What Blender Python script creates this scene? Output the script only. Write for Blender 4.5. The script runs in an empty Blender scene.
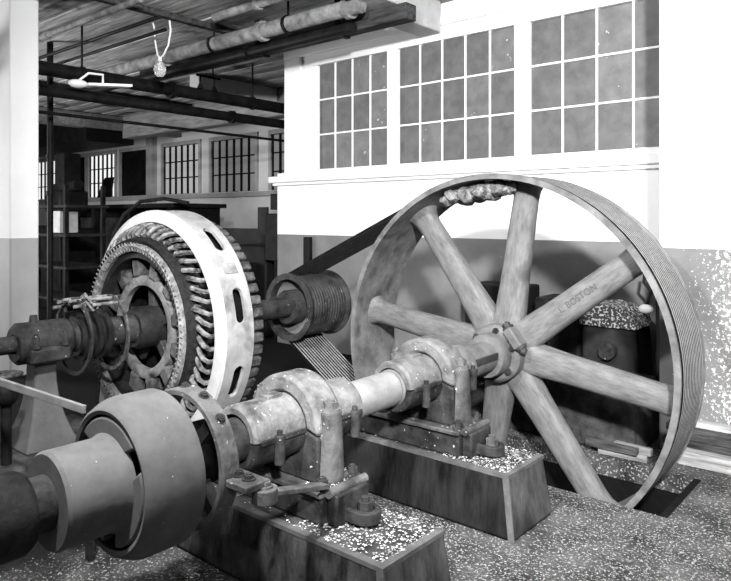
import bpy, bmesh, math, random
from mathutils import Vector, Matrix
random.seed(7)
PI = math.pi
scene = bpy.context.scene
C = scene.collection

# ------------------------------------------------------------------ camera
cam_d = bpy.data.cameras.new('camera')
cam_d.sensor_width = 36.0
cam_d.lens = 36.0 * 673.0 / 731.0
cam_d.shift_y = -(290.5 - 218.5) / 731.0
cam_d.clip_start = 0.05
cam_d.clip_end = 200
cam = bpy.data.objects.new('camera', cam_d)
C.objects.link(cam)
cam.location = (0, 0, 1.68)
cam.rotation_euler = (PI / 2, 0, math.radians(40.36))
scene.camera = cam

# ------------------------------------------------------------------ world, lamps, exposure
world = bpy.data.worlds.new('world'); scene.world = world
world.use_nodes = True
world.node_tree.nodes['Background'].inputs[0].default_value = (1, 1, 1, 1)
world.node_tree.nodes['Background'].inputs[1].default_value = 0.008

def aim(o, tgt):
    d = Vector(tgt) - o.location
    o.rotation_euler = d.to_track_quat('-Z', 'Y').to_euler()

def lamp(name, kind, loc, tgt, energy, **kw):
    d = bpy.data.lights.new(name, kind); d.energy = energy
    for k, v in kw.items(): setattr(d, k, v)
    o = bpy.data.objects.new(name, d); C.objects.link(o)
    o.location = loc; aim(o, tgt)
    return o

# flood lamp right of the camera, turned on the window wall and the wheel
lamp('flood_lamp', 'SPOT', (0.70, -0.2, 3.15), (-3.4, 6.2, 2.25), 3000, spot_size=math.radians(78), spot_blend=0.45, shadow_soft_size=0.14)
# bare bulb hung over the shaft, above the frame
lamp('overhead_bulb', 'POINT', (-1.85, 0.7, 3.45), (-2, 1, 0), 760, shadow_soft_size=0.12)
# weak unseen fill added from behind the camera
lamp('window_daylight', 'AREA', (2.75, -5.0, 3.2), (-3.2, 5.0, 1.6), 25, shape='RECTANGLE', size=2.0, size_y=1.4)
# added out-of-frame fill brightening the left bay's ceiling and far wall
lamp('daylight_bay', 'AREA', (-12.5, 0.6, 1.6), (-9.5, 6.5, 4.4), 400, shape='RECTANGLE', size=2.0, size_y=2.0)

vs = scene.view_settings
vs.view_transform = 'Standard'; vs.look = 'None'; vs.gamma = 1.0; vs.exposure = 0.2
vs.use_curve_mapping = False

# ------------------------------------------------------------------ materials
def g(v): return (v, v, v, 1)

def mat(name, lo, hi, scale=8.0, stretch=(1, 1, 1), rough=0.65, metal=0.0, bump=0.15, bscale=None,
        speck=None, speck_scale=60.0, speck_amt=0.62, dado=None, detail=6.0, grime=None, ramp=(0.35, 0.68), spec=0.1, local=False):
    m = bpy.data.materials.new(name); m.use_nodes = True
    nt = m.node_tree; N = nt.nodes; L = nt.links
    b = N['Principled BSDF']
    geo = N.new('ShaderNodeNewGeometry')
    mp = N.new('ShaderNodeMapping'); mp.inputs['Scale'].default_value = stretch
    tc = N.new('ShaderNodeTexCoord')
    L.new(tc.outputs['Object'] if local else geo.outputs['Position'], mp.inputs['Vector'])
    no = N.new('ShaderNodeTexNoise'); no.inputs['Scale'].default_value = scale; no.inputs['Detail'].default_value = detail
    no.inputs['Roughness'].default_value = 0.65
    L.new(mp.outputs[0], no.inputs['Vector'])
    cr = N.new('ShaderNodeValToRGB')
    cr.color_ramp.elements[0].position = ramp[0]; cr.color_ramp.elements[0].color = g(lo)
    cr.color_ramp.elements[1].position = ramp[1]; cr.color_ramp.elements[1].color = g(hi)
    L.new(no.outputs['Fac'], cr.inputs[0])
    col = cr.outputs[0]
    def mix(fac, a, bcol):
        mx = N.new('ShaderNodeMix'); mx.data_type = 'RGBA'
        L.new(fac, mx.inputs[0])
        if isinstance(a, tuple): mx.inputs[6].default_value = a
        else: L.new(a, mx.inputs[6])
        if isinstance(bcol, tuple): mx.inputs[7].default_value = bcol
        else: L.new(bcol, mx.inputs[7])
        return mx.outputs[2]
    if dado:
        z0, dlo, dhi, peel = dado
        sx = N.new('ShaderNodeSeparateXYZ'); L.new(geo.outputs['Position'], sx.inputs[0])
        lt = N.new('ShaderNodeMath'); lt.operation = 'LESS_THAN'; L.new(sx.outputs[2], lt.inputs[0]); lt.inputs[1].default_value = z0
        cr2 = N.new('ShaderNodeValToRGB'); cr2.color_ramp.elements[0].color = g(dlo); cr2.color_ramp.elements[1].color = g(dhi)
        cr2.color_ramp.elements[0].position = .35; cr2.color_ramp.elements[1].position = .65
        L.new(no.outputs['Fac'], cr2.inputs[0])
        dcol = cr2.outputs[0]
        if peel:
            for (psc, x0, x1, lo_t, hi_t, pcol) in peel:
                pn = N.new('ShaderNodeTexNoise'); pn.inputs['Scale'].default_value = psc; pn.inputs['Detail'].default_value = 8
                pn.inputs['Roughness'].default_value = .75
                L.new(geo.outputs['Position'], pn.inputs['Vector'])
                mr = N.new('ShaderNodeMapRange'); L.new(sx.outputs[0], mr.inputs[0])
                mr.inputs[1].default_value = x0; mr.inputs[2].default_value = x1; mr.inputs[3].default_value = lo_t; mr.inputs[4].default_value = hi_t
                gt = N.new('ShaderNodeMath'); gt.operation = 'GREATER_THAN'
                L.new(pn.outputs['Fac'], gt.inputs[0]); L.new(mr.outputs[0], gt.inputs[1])
                dcol = mix(gt.outputs[0], dcol, g(pcol))
        col = mix(lt.outputs[0], col, dcol)
    if grime:
        gs, gamt, gcol = grime
        gn = N.new('ShaderNodeTexNoise'); gn.inputs['Scale'].default_value = gs; gn.inputs['Detail'].default_value = 8
        L.new(geo.outputs['Position'], gn.inputs['Vector'])
        gr = N.new('ShaderNodeValToRGB'); gr.color_ramp.elements[0].position = gamt; gr.color_ramp.elements[1].position = gamt + 0.12
        gr.color_ramp.elements[0].color = g(0); gr.color_ramp.elements[1].color = g(1)
        L.new(gn.outputs['Fac'], gr.inputs[0])
        col = mix(gr.outputs[0], col, g(gcol))
    if speck is not None:
        sn = N.new('ShaderNodeTexNoise'); sn.inputs['Scale'].default_value = speck_scale; sn.inputs['Detail'].default_value = 3
        L.new(geo.outputs['Position'], sn.inputs['Vector'])
        sr = N.new('ShaderNodeValToRGB'); sr.color_ramp.elements[0].position = speck_amt; sr.color_ramp.elements[1].position = speck_amt + .04
        sr.color_ramp.elements[0].color = g(0); sr.color_ramp.elements[1].color = g(1)
        L.new(sn.outputs['Fac'], sr.inputs[0])
        col = mix(sr.outputs[0], col, g(speck))
    L.new(col, b.inputs['Base Color'])
    b.inputs['Roughness'].default_value = rough; b.inputs['Metallic'].default_value = metal
    b.inputs['Specular IOR Level'].default_value = spec
    if bump:
        bn = N.new('ShaderNodeTexNoise'); bn.inputs['Scale'].default_value = bscale or scale * 6; bn.inputs['Detail'].default_value = 5
        L.new(mp.outputs[0], bn.inputs['Vector'])
        bp = N.new('ShaderNodeBump'); bp.inputs['Strength'].default_value = bump; bp.inputs['Distance'].default_value = 0.02
        L.new(bn.outputs['Fac'], bp.inputs['Height']); L.new(bp.outputs[0], b.inputs['Normal'])
    return m

def glow(name, v, s):
    m = bpy.data.materials.new(name); m.use_nodes = True
    b = m.node_tree.nodes['Principled BSDF']
    b.inputs['Base Color'].default_value = g(v); b.inputs['Emission Color'].default_value = g(1)
    b.inputs['Emission Strength'].default_value = s; b.inputs['Roughness'].default_value = .5
    return m

def glass(name, rough, trans_col):
    m = bpy.data.materials.new(name); m.use_nodes = True
    b = m.node_tree.nodes['Principled BSDF']
    b.inputs['Base Color'].default_value = g(trans_col); b.inputs['Roughness'].default_value = rough
    b.inputs['Transmission Weight'].default_value = 1.0; b.inputs['IOR'].default_value = 1.3
    return m

M = {}
M['wheel'] = mat('cast_iron_wheel', .08, .18, 5, (1, 1, 1), .55, .1, .12, 60, grime=(3.2, .62, .07))
M['spoke'] = mat('cast_iron_spoke', .09, .18, 9, (.7, 2.6, 2.6), .55, .1, .2, 40, local=True, grime=(3.5, .62, .07))
M['rim'] = mat('rim_iron', .075, .18, 6, (1, 1, 1), .55, .1, .15, 70, grime=(5, .58, .055))
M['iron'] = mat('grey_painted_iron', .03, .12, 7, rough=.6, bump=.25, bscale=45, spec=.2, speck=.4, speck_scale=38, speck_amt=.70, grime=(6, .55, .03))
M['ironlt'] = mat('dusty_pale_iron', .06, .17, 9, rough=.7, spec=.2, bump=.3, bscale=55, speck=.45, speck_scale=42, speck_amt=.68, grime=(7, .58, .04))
M['drum'] = mat('smooth_grey_iron', .085, .135, 6, rough=.7, spec=.15, bump=.08, speck=.7, speck_scale=55, speck_amt=.74)
M['black'] = mat('soot_black', .003, .008, 9, rough=.9, bump=.1, spec=.03)  # near-black colour stands in for shade inside frame slots and drum
M['irondk'] = mat('oily_black_iron', .005, .02, 9, rough=.6, bump=.2, spec=.12)
M['ironmid'] = mat('oily_dark_iron', .012, .05, 9, rough=.5, bump=.2, speck=.4, speck_scale=40, speck_amt=.7)
M['steel'] = mat('bright_worn_steel', .20, .32, 6, rough=.4, metal=.3, bump=.05)
M['belt'] = mat('dusty_belt_rubber', .20, .30, 14, rough=.6, bump=.08)
M['beltside'] = mat('black_belt_side', .004, .012, 14, rough=.8, bump=.05, spec=.05)
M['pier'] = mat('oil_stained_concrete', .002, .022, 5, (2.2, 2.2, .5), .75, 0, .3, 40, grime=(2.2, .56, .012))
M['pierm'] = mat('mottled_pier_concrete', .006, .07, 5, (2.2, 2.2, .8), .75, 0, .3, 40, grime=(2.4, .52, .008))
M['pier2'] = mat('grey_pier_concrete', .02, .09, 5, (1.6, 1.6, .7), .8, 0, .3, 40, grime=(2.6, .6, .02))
M['edge'] = mat('worn_steel_edge', .055, .12, 8, rough=.7, bump=.1)
M['floor'] = mat('dirty_concrete_floor', .018, .10, 4.0, rough=.9, bump=.9, bscale=44, speck=.28, speck_scale=60, speck_amt=.58, spec=.15)
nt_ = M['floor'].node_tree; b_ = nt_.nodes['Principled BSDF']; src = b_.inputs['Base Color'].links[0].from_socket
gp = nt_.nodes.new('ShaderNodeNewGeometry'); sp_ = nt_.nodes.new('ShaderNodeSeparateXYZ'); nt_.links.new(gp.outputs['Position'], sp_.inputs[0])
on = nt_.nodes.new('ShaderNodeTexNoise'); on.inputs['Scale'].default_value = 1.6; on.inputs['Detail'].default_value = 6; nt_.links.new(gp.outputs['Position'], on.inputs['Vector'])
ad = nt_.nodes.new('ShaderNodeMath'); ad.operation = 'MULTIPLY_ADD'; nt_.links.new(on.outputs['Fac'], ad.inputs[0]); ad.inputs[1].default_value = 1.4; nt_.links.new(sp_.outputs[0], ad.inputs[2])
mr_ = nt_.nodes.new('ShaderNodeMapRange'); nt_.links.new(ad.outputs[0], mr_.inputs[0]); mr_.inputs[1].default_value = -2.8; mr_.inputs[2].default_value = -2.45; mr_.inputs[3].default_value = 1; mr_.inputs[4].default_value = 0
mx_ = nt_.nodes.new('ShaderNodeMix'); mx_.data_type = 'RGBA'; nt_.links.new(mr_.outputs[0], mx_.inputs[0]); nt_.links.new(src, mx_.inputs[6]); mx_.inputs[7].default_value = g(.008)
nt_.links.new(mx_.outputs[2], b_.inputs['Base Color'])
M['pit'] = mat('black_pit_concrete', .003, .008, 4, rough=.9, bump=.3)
M['block'] = mat('damp_block_concrete', .02, .085, 6, rough=.9, bump=.35)
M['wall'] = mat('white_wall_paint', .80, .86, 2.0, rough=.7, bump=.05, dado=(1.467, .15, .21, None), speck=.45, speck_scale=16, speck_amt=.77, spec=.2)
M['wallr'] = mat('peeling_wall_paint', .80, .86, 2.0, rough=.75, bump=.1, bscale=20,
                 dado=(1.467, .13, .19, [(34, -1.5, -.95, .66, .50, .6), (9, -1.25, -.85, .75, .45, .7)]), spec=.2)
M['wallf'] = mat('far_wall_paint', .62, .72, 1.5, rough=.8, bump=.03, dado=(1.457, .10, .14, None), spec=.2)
M['col'] = mat('column_paint', .80, .86, 2.0, rough=.7, bump=.08, dado=(1.47, .34, .40, None), spec=.2)
M['white'] = mat('white_trim_paint', .78, .86, 3.0, rough=.6, bump=.05, grime=(5, .72, .55))
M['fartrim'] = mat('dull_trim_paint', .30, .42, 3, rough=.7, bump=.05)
M['pane'] = mat('dirty_frosted_glass', .075, .13, 4, (1.5, 1, 1.5), .42, 0, .3, 120, spec=.5, speck=.5, speck_scale=14, speck_amt=.76)
M['paneB'] = mat('paler_frosted_glass', .10, .17, 4, (1.5, 1, 1.5), .42, 0, .3, 120, spec=.5, speck=.6, speck_scale=16, speck_amt=.70)
M['board'] = mat('ceiling_board_wood', .22, .60, 4, (.5, 5, 5), .85, 0, .25, 30, grime=(1.6, .58, .05))
M['board2'] = mat('ceiling_board_wood_dark', .12, .36, 4, (.5, 5, 5), .85, 0, .25, 30, grime=(1.6, .55, .03))
M['beamdk'] = mat('dark_ceiling_beam', .015, .07, 4, (.6, 4, 4), .85, 0, .2)
M['pale'] = mat('pale_painted_beam', .5, .65, 3, rough=.8, bump=.05)
M['beamwh'] = mat('off_white_beam_paint', .34, .46, 4, rough=.8, bump=.1)
M['beamgr'] = mat('grey_ceiling_beam', .16, .32, 4, (.6, 4, 4), .85, 0, .15)
M['pipe'] = mat('black_pipe', .004, .014, 6, rough=.5, bump=.1)
M['pipegr'] = mat('grey_pipe_lagging', .10, .30, 7, rough=.7, bump=.2)
M['motor'] = mat('pale_motor_enamel', .18, .30, 5, rough=.5, bump=.12, grime=(3.0, .56, .05))
M['ringgr'] = mat('grimy_rotor_ring', .08, .2, 12, rough=.55, bump=.2, grime=(8, .55, .02))
M['motorlip'] = mat('bright_motor_lip', .32, .44, 5, rough=.5, bump=.1, grime=(9, .66, .2))
M['coil'] = mat('dusty_coil_tape', .012, .22, 16, rough=.7, bump=.4, bscale=90)
M['coilgr'] = mat('grey_coil_tape', .02, .10, 20, rough=.7, bump=.4, bscale=90)
M['coilpole'] = mat('sooty_pole_coil', .01, .12, 7, rough=.7, bump=.3)
M['coilband'] = mat('ribbed_coil_band', .006, .02, 30, rough=.65, bump=.4, bscale=90)
M['rope'] = mat('pale_lashing_cord', .06, .24, 22, rough=.8, bump=.4, bscale=90)
M['wood'] = mat('weathered_plank_wood', .24, .52, 6, (.6, 6, 6), .85, 0, .3, grime=(5, .62, .03))
M['woodmid'] = mat('grey_scrap_wood', .10, .26, 6, (.6, 6, 6), .85, 0, .3)
M['wooddk'] = mat('dark_plank_wood', .015, .10, 6, (.6, 6, 6), .85, 0, .3)
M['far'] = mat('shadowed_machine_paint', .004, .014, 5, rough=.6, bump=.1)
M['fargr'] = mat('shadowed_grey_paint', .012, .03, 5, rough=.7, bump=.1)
M['card'] = mat('grey_cardboard', .35, .5, 5, rough=.8, bump=.1)
M['flake'] = mat('white_paint_flake', .55, .85, 30, rough=.8, bump=0)
M['grit'] = mat('pale_grit', .22, .5, 30, rough=.9, bump=0)
M['gritgr'] = mat('grey_grit', .07, .2, 30, rough=.9, bump=0)
M['flakegr'] = mat('grey_paint_flake', .18, .45, 30, rough=.8, bump=0)
M['rag'] = mat('tattered_rag', .04, .26, 26, rough=.9, bump=.5, bscale=70)
M['cord'] = mat('pale_cord', .62, .75, 10, rough=.6, bump=0)
M['lamp'] = mat('white_lamp_enamel', .8, .88, 4, rough=.3, bump=0)
M['ink'] = mat('dark_stencil_ink', .07, .10, 40, rough=.8, bump=0)
M['lit0'] = glow('bright_lit_pane', .6, .75)
M['lit1'] = glow('lit_pane', .3, .22)
M['lit2'] = glow('dim_lit_pane', .2, .075)
M['glass'] = glass('bulb_glass', .12, 1.0); M['glass'].node_tree.nodes['Principled BSDF'].inputs['Transmission Weight'].default_value = .75

# ------------------------------------------------------------------ mesh helpers
class MB:
    def __init__(s): s.bm = bmesh.new()
    def poly(s, pts_a, pts_b):
        """prism between two equal point loops"""
        a = [s.bm.verts.new(p) for p in pts_a]; b = [s.bm.verts.new(p) for p in pts_b]
        n = len(a)
        for i in range(n): s.bm.faces.new((a[i], a[(i + 1) % n], b[(i + 1) % n], b[i]))
        s.bm.faces.new(list(reversed(a))); s.bm.faces.new(b)
        return s
    def box(s, x0, x1, y0, y1, z0, z1):
        return s.poly([(x0, y0, z0), (x1, y0, z0), (x1, y1, z0), (x0, y1, z0)], [(x0, y0, z1), (x1, y0, z1), (x1, y1, z1), (x0, y1, z1)])
    def frus(s, b, t):
        """b/t = (x0,x1,y0,y1,z)"""
        return s.poly([(b[0], b[2], b[4]), (b[1], b[2], b[4]), (b[1], b[3], b[4]), (b[0], b[3], b[4])],
                      [(t[0], t[2], t[4]), (t[1], t[2], t[4]), (t[1], t[3], t[4]), (t[0], t[3], t[4])])
    def beam(s, p, q, w, h, up=(0, 0, 1)):
        p, q = Vector(p), Vector(q); d = (q - p).normalized(); u = Vector(up)
        sd = d.cross(u).normalized(); u = sd.cross(d).normalized()
        f = lambda c: [c - sd * w / 2 - u * h / 2, c + sd * w / 2 - u * h / 2, c + sd * w / 2 + u * h / 2, c - sd * w / 2 + u * h / 2]
        return s.poly(f(p), f(q))
    def xz(s, outline, y0, y1):
        """extrude an XZ outline along Y"""
        return s.poly([(x, y0, z) for x, z in outline], [(x, y1, z) for x, z in outline])
    def lathe(s, prof, cx, cz, seg=64, closed=False, a0=0.0, a1=2 * PI, cap=True):
        """revolve (r, y) profile about the Y axis through (cx, cz)"""
        full = abs(a1 - a0) > 2 * PI - 1e-4
        n = seg if full else seg + 1
        rings = []
        for k in range(n):
            a = a0 + (a1 - a0) * k / seg
            ca, sa = math.cos(a), math.sin(a)
            rings.append([s.bm.verts.new((cx + r * ca, y, cz + r * sa)) for r, y in prof])
        m = len(prof)
        for k in range(seg):
            A = rings[k]; B = rings[(k + 1) % n]
            for i in range(m if closed else m - 1):
                j = (i + 1) % m
                if prof[i][0] < 1e-6 and prof[j][0] < 1e-6: continue
                s.bm.faces.new((A[i], A[j], B[j], B[i]))
        if not full and cap and closed:
            s.bm.faces.new(rings[0]); s.bm.faces.new(list(reversed(rings[-1])))
        return s
    def cyl(s, p, q, r, r2=None, seg=20):
        p, q = Vector(p), Vector(q); r2 = r if r2 is None else r2
        d = (q - p).normalized(); t = Vector((0, 0, 1)) if abs(d.z) < .9 else Vector((1, 0, 0))
        u = d.cross(t).normalized(); v = d.cross(u)
        A = [p + (u * math.cos(2 * PI * k / seg) + v * math.sin(2 * PI * k / seg)) * r for k in range(seg)]
        B = [q + (u * math.cos(2 * PI * k / seg) + v * math.sin(2 * PI * k / seg)) * r2 for k in range(seg)]
        return s.poly(A, B)
    def tube(s, pts, r, seg=10, closed=False):
        pts = [Vector(p) for p in pts]; n = len(pts); rings = []
        rr = r if isinstance(r, (list, tuple)) else [r] * n
        prev = None
        for i in range(n):
            if closed: d = pts[(i + 1) % n] - pts[i - 1]
            else: d = pts[min(i + 1, n - 1)] - pts[max(i - 1, 0)]
            d.normalize()
            if prev is None:
                t = Vector((0, 0, 1)) if abs(d.z) < .9 else Vector((1, 0, 0)); u = d.cross(t).normalized()
            else:
                u = (prev - d * prev.dot(d)).normalized()
            prev = u; v = d.cross(u)
            rings.append([s.bm.verts.new(pts[i] + (u * math.cos(2 * PI * k / seg) + v * math.sin(2 * PI * k / seg)) * rr[i]) for k in range(seg)])
        for i in range(n if closed else n - 1):
            A, B = rings[i], rings[(i + 1) % n]
            for k in range(seg): s.bm.faces.new((A[k], A[(k + 1) % seg], B[(k + 1) % seg], B[k]))
        if not closed: s.bm.faces.new(list(reversed(rings[0]))); s.bm.faces.new(rings[-1])
        return s
    def hexbolt(s, p, d, r, h):
        p = Vector(p); d = Vector(d).normalized()
        s.cyl(p, p + d * h * .25, r * 1.35, seg=14)
        s.cyl(p + d * h * .25, p + d * h * .8, r, seg=6)
        return s.cyl(p + d * h * .8, p + d * h, r * .55, seg=10)
    def ball(s, c, r, sx=1, sy=1, sz=1, u=16, v=10):
        mtx = Matrix.Translation(c) @ Matrix.Diagonal((r * sx, r * sy, r * sz, 1))
        bmesh.ops.create_uvsphere(s.bm, u_segments=u, v_segments=v, radius=1, matrix=mtx)
        return s
    def build(s, name, m, parent=None, bevel=0.0, sharp=35, kind=None, mats=None, recalc=True):
        if recalc: bmesh.ops.recalc_face_normals(s.bm, faces=s.bm.faces[:])
        off = Vector(parent.get('_base', (0, 0, 0))) if parent is not None else None
        if off is not None and off.length: bmesh.ops.translate(s.bm, vec=-off, verts=s.bm.verts[:])
        me = bpy.data.meshes.new(name); s.bm.to_mesh(me); s.bm.free()
        for mm in (mats or [m]): me.materials.append(M[mm] if isinstance(mm, str) else mm)
        me.shade_smooth(); me.set_sharp_from_angle(angle=math.radians(sharp))
        o = bpy.data.objects.new(name, me); C.objects.link(o)
        if parent is not None: o.parent = parent; o['_base'] = tuple(off)
        if bevel:
            bv = o.modifiers.new('bevel', 'BEVEL'); bv.width = bevel; bv.segments = 2; bv.limit_method = 'ANGLE'; bv.angle_limit = math.radians(40)
        if kind: o['kind'] = kind
        return o

def thing(name, label, cat, base, group=None):
    o = bpy.data.objects.new(name, None); C.objects.link(o)
    o.location = base; o['_base'] = tuple(base); o['label'] = label; o['category'] = cat
    o.empty_display_size = .1
    if group: o['group'] = group
    return o

def tag(o, label, cat, group=None):
    o['label'] = label; o['category'] = cat
    if group: o['group'] = group
    return o

def struct(o, label=None, cat=None):
    o['kind'] = 'structure'
    if label: o['label'] = label
    if cat: o['category'] = cat
    return o

def arcpts(cx, cz, r, a0, a1, n):
    return [(cx + r * math.cos(math.radians(a0 + (a1 - a0) * k / n)), cz + r * math.sin(math.radians(a0 + (a1 - a0) * k / n))) for k in range(n + 1)]

# ------------------------------------------------------------------ floor with wheel pit
PX0, PX1, PY0, PY1, PZ = -3.72, -1.165, 3.97, 4.68, -0.75
b = MB()
FX0, FX1, FY0, FY1 = -26, 2.6, -3, 10.2
for (x0, x1, y0, y1) in ((FX0, FX1, FY0, PY0), (FX0, FX1, PY1, FY1), (FX0, PX0, PY0, PY1), (PX1, FX1, PY0, PY1)):
    b.box(x0, x1, y0, y1, -.12, 0)
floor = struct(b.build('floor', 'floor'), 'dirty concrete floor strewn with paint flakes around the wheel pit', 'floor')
b = MB()
b.box(PX0 - .1, PX1 + .1, PY0 - .1, PY0, PZ, -.121).box(PX0 - .1, PX1 + .1, PY1, PY1 + .1, PZ, -.121)
b.box(PX0 - .1, PX0, PY0, PY1, PZ, -.121).box(PX1, PX1 + .1, PY0, PY1, PZ, -.121)
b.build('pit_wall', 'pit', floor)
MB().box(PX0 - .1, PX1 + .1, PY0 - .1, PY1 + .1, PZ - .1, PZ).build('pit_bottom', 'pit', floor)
MB().box(PX1 - .03, PX1 + .012, PY0, PY1, -.05, .004).build('pit_edge_angle', 'pit', floor)

# ------------------------------------------------------------------ window wall
YW = 6.2
WIN = [(-6.083, -4.895, 4), (-4.785, -3.25, 5), (-3.125, -1.74, 4)]
WZ0, WZ1 = 2.29, 3.665
b = MB()
b.box(-6.84, 2.6, YW, YW + .28, 0, WZ0)
b.box(-6.67, 2.6, YW, YW + .28, WZ1, 4.05)
edges = [-6.67] + [v for w in WIN for v in w[:2]] + [2.6]
for i in range(0, len(edges), 2): b.box(edges[i], edges[i + 1], YW, YW + .28, WZ0, WZ1)
struct(b.build('wall_back', 'wall'), 'white wall with grey painted lower band behind the flywheel', 'wall')
t = MB().box(-6.93, 2.6, YW - .09, YW + .3, 2.16, 2.245); t.box(-6.89, 2.6, YW - .05, YW + .3, 2.12, 2.16)
struct(t.build('trim_1', 'white', bevel=.01))
struct(MB().box(-6.66, -6.36, YW - .045, YW, 2.245, 3.80).build('trim_2', 'white', bevel=.008))
struct(MB().box(-6.66, 2.6, YW - .06, YW, 3.80, 3.90).build('trim_3', 'white', bevel=.008))
for wi, (x0, x1, nc) in enumerate(WIN):
    f = MB(); fw = .035
    f.box(x0 - .05, x1 + .05, YW - .03, YW + .06, WZ1 - .02, WZ1 + .05); f.box(x0 - .06, x1 + .06, YW - .045, YW + .06, WZ0 - .055, WZ0 + .02)
    f.box(x0 - .05, x0 + .02, YW - .03, YW + .06, WZ0 + .02, WZ1 - .02); f.box(x1 - .02, x1 + .05, YW - .03, YW + .06, WZ0 + .02, WZ1 - .02)
    root = struct(f.build('window_%d' % (wi + 1), 'white', bevel=.006))
    pw = (x1 - x0 - .04) / nc; ph = (WZ1 - WZ0 - .04) / 3
    for k in range(1, nc): MB().box(x0 + .02 + k * pw - .009, x0 + .02 + k * pw + .009, YW + .005, YW + .04, WZ0 + .02, WZ1 - .02).build('muntin', 'white', root)
    for k in range(1, 3): MB().box(x0 + .02, x1 - .02, YW + .003, YW + .038, WZ0 + .02 + k * ph - .009, WZ0 + .02 + k * ph + .009).build('muntin', 'white', root)
    for i in range(nc):
        for j in range(3):
            a = MB().box(x0 + .02 + i * pw + .006, x0 + .02 + (i + 1) * pw - .006, YW + .02, YW + .026, WZ0 + .02 + j * ph + .006, WZ0 + .02 + (j + 1) * ph - .006)
            a.build('pane', 'paneB' if (wi, i, j) in ((1, 1, 0), (2, 3, 0)) or random.random() < .12 else 'pane', root)

# pilaster at the right, standing a metre proud of the window wall
struct(MB().box(-1.555, 2.6, 5.15, 6.2, 0, 4.05).build('wall_right', 'wallr', bevel=.01), 'white wall block with peeling grey lower paint at right', 'wall')

# ------------------------------------------------------------------ far wall of the left bay
YF = 9.9
FW = [(-22.6, -21.0, 'lit0'), (-20.85, -19.35, 'far'), (-19.12, -17.65, 'lit0'), (-17.32, -15.92, 'far'), (-15.25, -13.72, 'lit1'), (-13.22, -11.62, 'lit2'), (-11.09, -9.6, 'lit2'), (-9.1, -7.6, 'lit2')]
b = MB(); FZ0, FZ1 = 2.30, 3.52
b.box(-26, -6.0, YF, YF + .28, 0, FZ0); b.box(-26, -6.0, YF, YF + .28, FZ1, 4.05)
edges = [-26] + [v for w in FW for v in w[:2]] + [-6.0]
for i in range(0, len(edges), 2): b.box(edges[i], edges[i + 1], YF, YF + .28, FZ0, FZ1)
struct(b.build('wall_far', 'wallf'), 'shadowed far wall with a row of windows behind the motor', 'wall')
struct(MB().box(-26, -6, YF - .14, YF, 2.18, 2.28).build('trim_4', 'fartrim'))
n = 4
for (x0, x1, mt) in FW:
    f = MB()
    f.box(x0 - .08, x1 + .08, YF - .05, YF + .05, FZ1, FZ1 + .09); f.box(x0 - .08, x0, YF - .05, YF + .05, FZ0, FZ1); f.box(x1, x1 + .08, YF - .05, YF + .05, FZ0, FZ1)
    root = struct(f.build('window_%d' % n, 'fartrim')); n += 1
    if mt == 'far':
        MB().box(x0, x1, YF + .03, YF + .06, FZ0, FZ1).build('dark_panel', 'far', root); continue
    nc = 6; pw = (x1 - x0) / nc; ph = (FZ1 - FZ0) / 3
    for k in range(nc + 1): MB().box(x0 + k * pw - .022, x0 + k * pw + .022, YF - .01, YF + .05, FZ0, FZ1).build('muntin', 'far', root)
    for k in range(1, 3): MB().box(x0, x1, YF - .008, YF + .048, FZ0 + k * ph - .014, FZ0 + k * ph + .014).build('muntin', 'far', root)
    for i in range(nc):
        for j in range(3):
            MB().box(x0 + i * pw + .015, x0 + (i + 1) * pw - .015, YF + .03, YF + .036, FZ0 + j * ph + .01, FZ0 + (j + 1) * ph - .01).build('pane', mt, root)
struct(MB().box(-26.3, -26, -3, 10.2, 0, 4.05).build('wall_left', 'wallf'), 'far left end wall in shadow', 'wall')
for px in (-16.0, -20.95):   # wall pilasters between the far windows
    struct(MB().box(px + .15, px + .42, YF - .16, YF, 0, 4.0).build('trim_%d' % (5 if px > -17 else 6), 'fartrim'))

# column at the left edge
struct(MB().box(-7.78, -7.42, 2.97, 3.27, 0, 4.05).build('column', 'col', bevel=.02), 'white square column with grey lower band at left edge', 'column')

# ------------------------------------------------------------------ ceiling: boards and beams
ceil = struct(MB().box(-26, 2.6, -3, 10.2, 4.11, 4.25).build('ceiling', 'board2'), 'wooden board ceiling on heavy beams', 'ceiling')
y = .2; k = 0
while y < 9.9:
    w = random.choice((.17, .2, .23))
    MB().box(-16 if y > 2 else -10, -2.2, y, min(y + w - .012, 9.9), 4.05 + random.uniform(0, .02), 4.112).build('board', random.choice(('board', 'board', 'board2')), ceil)
    y += w; k += 1
for x, m_, z0 in ((-6.75, 'beamdk', 3.98), (-9.3, 'pale', 3.80), (-11.9, 'beamdk', 3.85), (-14.6, 'beamgr', 3.72)):
    MB().box(x - (.05 if x > -7 else .13), x + (.05 if x > -7 else .13), 6.6 if m_ == 'pale' else .3, 9.9, z0, 4.05).build('beam', m_, ceil, bevel=.01)
MB().box(-4.42, -4.13, 2.2, 5.48, 3.83, 4.05).box(-4.42, -4.13, 5.48, 6.135, 3.71, 4.05).build('beam', 'beamwh', ceil, bevel=.012)
for yb in (8.3,):
    MB().box(-14.5, -6.9, yb, yb + .3, 3.55, 4.05).build('beam', 'beamgr', ceil, bevel=.01)
    MB().box(-25.9, -14.5, yb - .9, yb + .3, 3.42, 4.05).build('beam', 'far', ceil, bevel=.01)

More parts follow.
